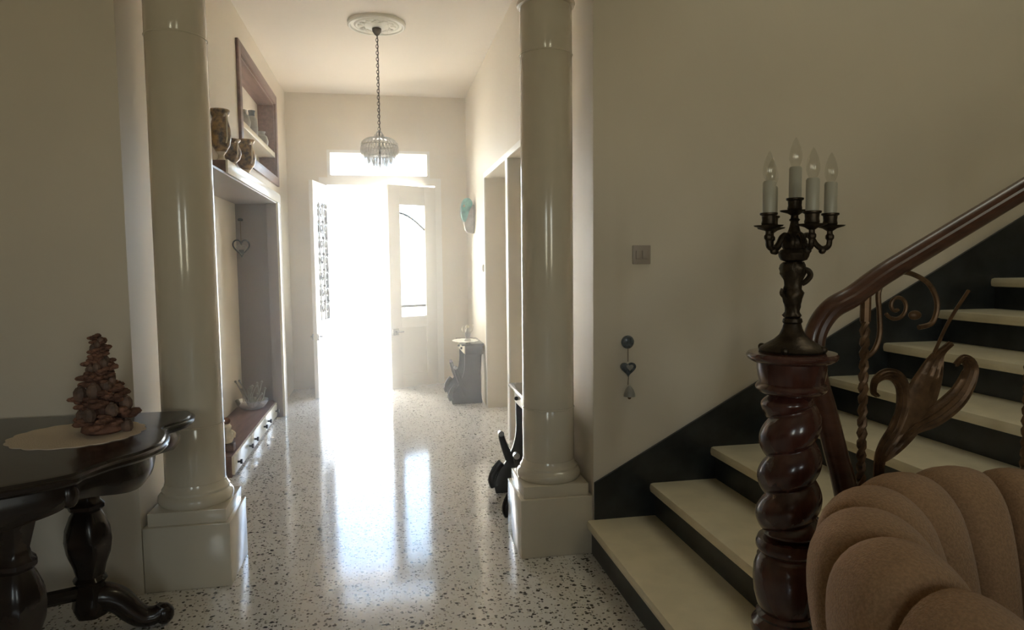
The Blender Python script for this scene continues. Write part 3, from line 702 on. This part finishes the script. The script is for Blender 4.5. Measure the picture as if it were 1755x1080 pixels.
# hanging heart ornament in the lower niche
HO = thing('wire_heart', 'grey wire heart ornament hanging inside the tall left niche', 'ornament', (-1.35, 6.92, 1.56), -.8)
def heart(s, n=40):
    out = []
    for k in range(n):
        t = 2*PI*k/n; out.append((s*16*math.sin(t)**3/16, s*(13*math.cos(t)-5*math.cos(2*t)-2*math.cos(3*t)-math.cos(4*t))/16))
    return out
MB().tube([(0, y, .13+z) for y, z in heart(.088)], .007, 8, closed=True).obj('outer_heart', MT['slate'], HO)
MB().tube([(0, y, .11+z) for y, z in heart(.05)], .005, 8, closed=True).obj('inner_heart', MT['greyclay'], HO)
MB().prism([(y, .085+z) for y, z in heart(.026)], 'x', -.006, .006).obj('heart_charm', MT['slate'], HO)
MB().tube([(0, 0, .16), (0, 0, .38)], .003, 6).obj('cord', MT['string'], HO)
MB().lathe([(.02,-.012),(.026,0),(.02,.012),(.008,.016)], (0,0,.39), 14).obj('hook', MT['slate'], HO)
# glass dish with pale twigs on the niche platform
GD = thing('glass_dish', 'glass dish of pale twigs on the wooden platform of the left niche', 'dish', (-1.265, 6.70, .155))
MB().lathe([(.06,0),(.10,.01),(.135,.05),(.15,.09),(.145,.09),(.13,.055),(.09,.018),(.03,.012)], n=30).obj('bowl', MT['crystal'], GD)
for k in range(16):
    a = k*2.4; r = .10*random.random(); h = random.uniform(.10,.27)
    MB().tube(smoothpath([(r*.4*math.cos(a), r*.4*math.sin(a), .02), (r*math.cos(a), r*math.sin(a), h*.5), (r*1.5*math.cos(a+.4), r*1.5*math.sin(a+.4), h)], 4), [.006]*9, 6).ball((r*1.5*math.cos(a+.4), r*1.5*math.sin(a+.4), h), .012, 6, 5).obj('twig', MT['greyclay'], GD)
# figurine on the near end of the platform
FG = thing('figurine', 'small glossy brown and cream figurine at near end of niche platform', 'figurine', (-1.165, 5.20, .155))
MB().box(-.05, .05, -.04, .04, 0, .06).obj('base', MT['petal2'], FG, bevel=.008)
MB().lathe([(.03,.06),(.042,.09),(.036,.13),(.026,.16),(.03,.18),(.02,.2)], n=18, fn=lambda r,z,a: r*(1+.15*math.sin(3*a))).obj('body', MT['ivory'], FG)
MB().ball((0, 0, .222), .027, 12, 8).obj('head', MT['petal'], FG)
MB().tube(smoothpath([(.03,0,.15),(.055,-.005,.13),(.05,-.005,.10)], 4), .009, 8).obj('arm', MT['ivory'], FG)
MB().tube(smoothpath([(-.03,0,.15),(-.05,-.01,.18),(-.03,-.01,.25)], 4), .009, 8).obj('arm', MT['ivory'], FG)

# ================================================================== curule console tables on the right
def console(y, label, h=.70):
    """front faces -x (into the hall), back against the right wall"""
    e = thing('console_table', label, 'table', (XR-.003, y, 0), 0, 'console tables along the right hall wall')
    L = .62; D = .22
    MB().box(-D-.02, 0, -.02, L+.02, h-.022, h).obj('table_top', MT['darkwood'], e, bevel=.005)
    MB().box(-D+.02, -.01, .015, L-.015, h-.12, h-.022).obj('drawer_box', MT['darkwood'], e, bevel=.003)
    f = MB().box(-D+.008, -D+.02, .04, L-.04, h-.112, h-.03).obj('drawer_front', MT['cream'], e, bevel=.003)
    for q in (.2, .46): MB().ball((-D-.002, q, h-.07), .014, 8, 6).obj('knob', MT['iron'], f)
    # side panels: narrow waist, flaring to a broad foot
    prof = smoothpath([(-.205,h-.12,0),(-.205,.52,0),(-.205,.42,0),(-.222,.32,0),(-.268,.22,0),(-.325,.13,0),(-.352,.06,0),(-.345,0,0)], 5)
    poly = [(p.x, p.y) for p in prof] + [(-.02,0),(-.03,.1),(-.035,.35),(-.02,h-.12)]
    for a in (.03, L-.06): MB().prism(poly, 'y', a, a+.03).obj('side_panel', MT['darkwood'], e, bevel=.003)
    for a in (.03, L-.06):
        sc = smoothpath([(-.19,a+.015,.10),(-.235,a+.015,.19),(-.265,a+.015,.26),(-.29,a+.015,.33),(-.305,a+.015,.385)], 5)
        MB().tube(sc, [.034-.016*i/len(sc) for i in range(len(sc))], 10, side=(0,1,0), flat=.7).obj('scroll_arm', MT['darkwood'], e)
        MB().tube([(-.305,a-.002,.395),(-.305,a+.032,.395)], .019, 12).obj('scroll_cap', MT['chrome'], e)
        ft = smoothpath([(-.35,a+.015,.045),(-.365,a+.015,.09),(-.34,a+.015,.155),(-.30,a+.015,.20)], 5)
        MB().tube(ft, .03, 10, side=(0,1,0), flat=.7).obj('scroll_foot', MT['darkwood'], e)
    MB().box(-.20, -.17, .06, L-.06, .14, .2).obj('stretcher', MT['darkwood'], e, bevel=.003)
    return e
console(7.19, 'dark scroll-legged console table farther along the right wall, near the entrance', .655)
console(3.745, 'dark scroll-legged console table just behind the right column', .715)
dl = MB().prism([(XR-.17+.14*math.cos(k*PI/24)*(1+.05*math.cos(k*2)), 7.5+.2*math.sin(k*PI/24)*(1+.05*math.cos(k*2))) for k in range(48)], 'z', .6553, .658)
tag(dl.obj('table_doily', MT['plaster'], smooth=False), 'small white doily on the farther console table', 'mat')
BT = thing('bottle_figure', 'pale slender ornament standing on the farther console table', 'ornament', (XR-.15, 7.42, .6583))
MB().lathe([(.035,0),(.038,.01),(.02,.03),(.03,.06),(.034,.09),(.02,.12),(.012,.14)], n=20).obj('body', MT['greyclay'], BT)
MB().ball((0,0,.16), .02, 10, 8).obj('head', MT['ivory'], BT)
MB().tube(smoothpath([(-.02,0,.09),(-.055,0,.12),(-.05,0,.16)], 4), .008, 8).obj('wing', MT['ivory'], BT)
MB().tube(smoothpath([(.02,0,.09),(.05,0,.12),(.06,0,.18)], 4), .008, 8).obj('wing', MT['ivory'], BT)

# ================================================================== right hall wall: teal ornament, switch
WO = thing('wall_ornament', 'teal glazed ornament with grey body high on the right wall near the corner', 'ornament', (XR, 7.86, 1.86))
poly = smoothpath([(-.02,0,0),(-.09,.02,0),(-.115,.10,0),(-.12,.20,0),(-.10,.30,0),(-.01,.33,0)], 5)
MB().prism([(p.x, p.y) for p in poly] + [(0,.33),(0,0)], 'y', 0, .10).obj('body', MT['greyclay'], WO, bevel=.008)
poly = smoothpath([(-.105,.13,0),(-.15,.18,0),(-.155,.30,0),(-.125,.385,0),(-.06,.40,0),(-.02,.34,0),(-.06,.25,0)], 5, closed=True)
MB().prism([(p.x, p.y) for p in poly], 'y', -.03, .085).obj('fish_body', MT['teal'], WO, bevel=.012)
MB().ball((-.12,-.032,.31), .014, 8, 6).obj('eye', MT['ivory'], WO)
SW = thing('small_switch', 'tiny switch plate on right wall beside farther doorway', 'switch', (XR-.0005, 7.16, 1.46))
MB().box(-.010, 0, -.04, .04, -.04, .04).obj('plate', MT['plastic'], SW, bevel=.003)
MB().box(-.016, -.008, -.015, .015, -.025, .025).obj('rocker', MT['plastic'], SW, bevel=.002)

# ================================================================== stair wall: double switch, hanging charms
SP = thing('switch_plate', 'square grey double switch plate on the shaded stair wall', 'switch', (1.283, YF-.0005, 1.541))
MB().box(-.048, .048, -.010, 0, -.048, .048).obj('plate', MT['plastic'], SP, bevel=.004)
for s in (-1, 1): MB().box(s*.018-.014, s*.018+.014, -.016, -.008, -.022, .022).obj('rocker', MT['plastic'], SP, bevel=.002)
HC = thing('hanging_charms', 'string of dark disc, blue-grey heart and small bell below the switch', 'ornament', (1.21, YF-.0005, 1.097))
MB().lathe([(.033,0),(.034,.008),(.026,.018),(.012,.022)], n=26).obj('disc', MT['slate'], HC).rotation_euler = (PI/2, 0, 0)
MB().prism([(x, z-.135) for x, z in heart(.040)], 'y', -.022, -.004).obj('heart', MT['slate'], HC, bevel=.004)
MB().prism([(x+.006, z-.128) for x, z in heart(.018)], 'y', -.027, -.018).obj('heart_inlay', MT['greyclay'], HC, bevel=.002)
MB().tube([(0,-.012,-.02),(0,-.012,-.10)], .002, 6).tube([(.004,-.012,-.17),(0,-.012,-.22)], .002, 6).obj('cord', MT['string'], HC)
MB().lathe([(.030,-.275),(.028,-.262),(.020,-.24),(.008,-.225),(.003,-.22)], (0,-.034,0), 18).obj('bell', MT['greyclay'], HC)
MB().ball((0,-.034,-.281), .010, 8, 6).obj('clapper', MT['gold'], HC)

# ================================================================== ceiling rose and chandelier
CX, CY = -.02, 6.07
RO = thing('ceiling_rose', 'round white plaster ceiling rose above the chandelier', 'ceiling rose', (CX, CY, ZC))
MB().lathe([(.245,-.0005),(.246,-.022),(.235,-.032),(.222,-.03),(.215,-.022),(.19,-.02),(.185,-.026),(.175,-.03),(.165,-.024),(.10,-.028),(.08,-.04),(.05,-.045)], n=64).obj('disc', MT['plaster'], RO)
for k in range(12):
    a = 2*PI*k/12
    MB().ball((.135*math.cos(a), .135*math.sin(a), -.027), .026, 8, 6, (1,1,.5)).ball((.115*math.cos(a+.26), .115*math.sin(a+.26), -.028), .014, 6, 5, (1,1,.6)).obj('leaf_relief', MT['plaster'], RO)
CH = thing('chandelier', 'small crystal chandelier hanging on a long chain in the hall', 'chandelier', (CX, CY, 0))
MB().lathe([(.008,ZC-.105),(.02,ZC-.095),(.036,ZC-.07),(.04,ZC-.05),(.038,ZC-.0455)], n=24).obj('canopy', MT['bronze'], CH)
chn = MB(); zt, zbm = ZC-.10, 2.66; nl = 30
for k in range(nl):
    zc = zt-(zt-zbm)*(k+.5)/nl; h = (zt-zbm)/nl*.66
    pts = []
    for j in range(10):
        a = 2*PI*j/10; w = .010*math.cos(a)
        pts.append((w, 0, zc+h*math.sin(a)) if k % 2 else (0, w, zc+h*math.sin(a)))
    chn.tube(pts, .0028, 5, closed=True)
chn.obj('chain', MT['bronze'], CH)
MB().tube([(.006,0,ZC-.1),(.008,.004,3.0),(.004,0,2.5)], .003, 6).obj('flex', MT['string'], CH)
for k in range(4):
    a = PI/4+k*PI/2
    MB().tube([(0,0,2.66),(.03*math.cos(a),.03*math.sin(a),2.64),(.035*math.cos(a),.035*math.sin(a),2.61)], .006, 6).ball((.037*math.cos(a),.037*math.sin(a),2.612), .016, 8, 6).obj('crown_drop', MT['crystal'], CH)
MB().lathe([(.02,2.60),(.05,2.597),(.075,2.588),(.072,2.584),(.02,2.594)], n=28).obj('top_plate', MT['crystal'], CH)
MB().tube([(0,0,2.66),(0,0,2.38)], .008, 8).obj('spindle', MT['bronze'], CH)
MB().tube([(.152*math.cos(2*PI*k/40), .152*math.sin(2*PI*k/40), 2.535) for k in range(40)], .006, 6, closed=True).obj('ring', MT['silver'], CH)
MB().tube([(.10*math.cos(2*PI*k/30), .10*math.sin(2*PI*k/30), 2.445) for k in range(30)], .005, 6, closed=True).obj('lower_ring', MT['silver'], CH)
def drop(mb, c, r, h):
    mb.lathe([(.001,-h),(r,-h*.62),(r*.75,-h*.2),(r*.2,0)], c, 6)
for k in range(28):     # bead strands of the dome
    a = 2*PI*k/28; b = MB()
    for j in range(8):
        u = j/7; r = .072+.08*math.sin(u*PI/2); z = 2.592-.055*(1-math.cos(u*PI/2))
        b.ball((r*math.cos(a), r*math.sin(a), z), .0075, 6, 5)
    b.obj('bead_strand', MT['crystal'], CH, smooth=False)
for (R, z, n, h, rr) in ((.152, 2.533, 34, .085, .013), (.128, 2.50, 28, .09, .013), (.10, 2.443, 22, .075, .013), (.06, 2.415, 14, .075, .013)):
    for k in range(n):
        a = 2*PI*(k+.5)/n; b = MB(); drop(b, (R*math.cos(a), R*math.sin(a), z), rr, h); b.ball((R*math.cos(a), R*math.sin(a), z), .006, 6, 5)
        b.obj('crystal_drop', MT['crystal'], CH, smooth=False)
b = MB(); drop(b, (0,0,2.405), .018, .07); b.obj('finial_drop', MT['crystal'], CH, smooth=False)

# ================================================================== scatter volume added to imitate glare around the bright door
hm = bpy.data.materials.new('glare_scatter'); hm.use_nodes = True
for nd in list(hm.node_tree.nodes): hm.node_tree.nodes.remove(nd)
ho = hm.node_tree.nodes.new('ShaderNodeOutputMaterial'); hv = hm.node_tree.nodes.new('ShaderNodeVolumeScatter')
hv.inputs['Density'].default_value = .058; hv.inputs['Anisotropy'].default_value = .55
hm.node_tree.links.new(hv.outputs[0], ho.inputs['Volume'])
hz = MB().box(XL+.15, XR-.01, 3.75, YB-.03, .002, ZC-.06).obj('glare_volume', hm, smooth=False)
tag(hz, 'added scatter volume imitating door glare in the hall', 'glare_volume', kind='stuff')
SC.cycles.volume_bounces = 1
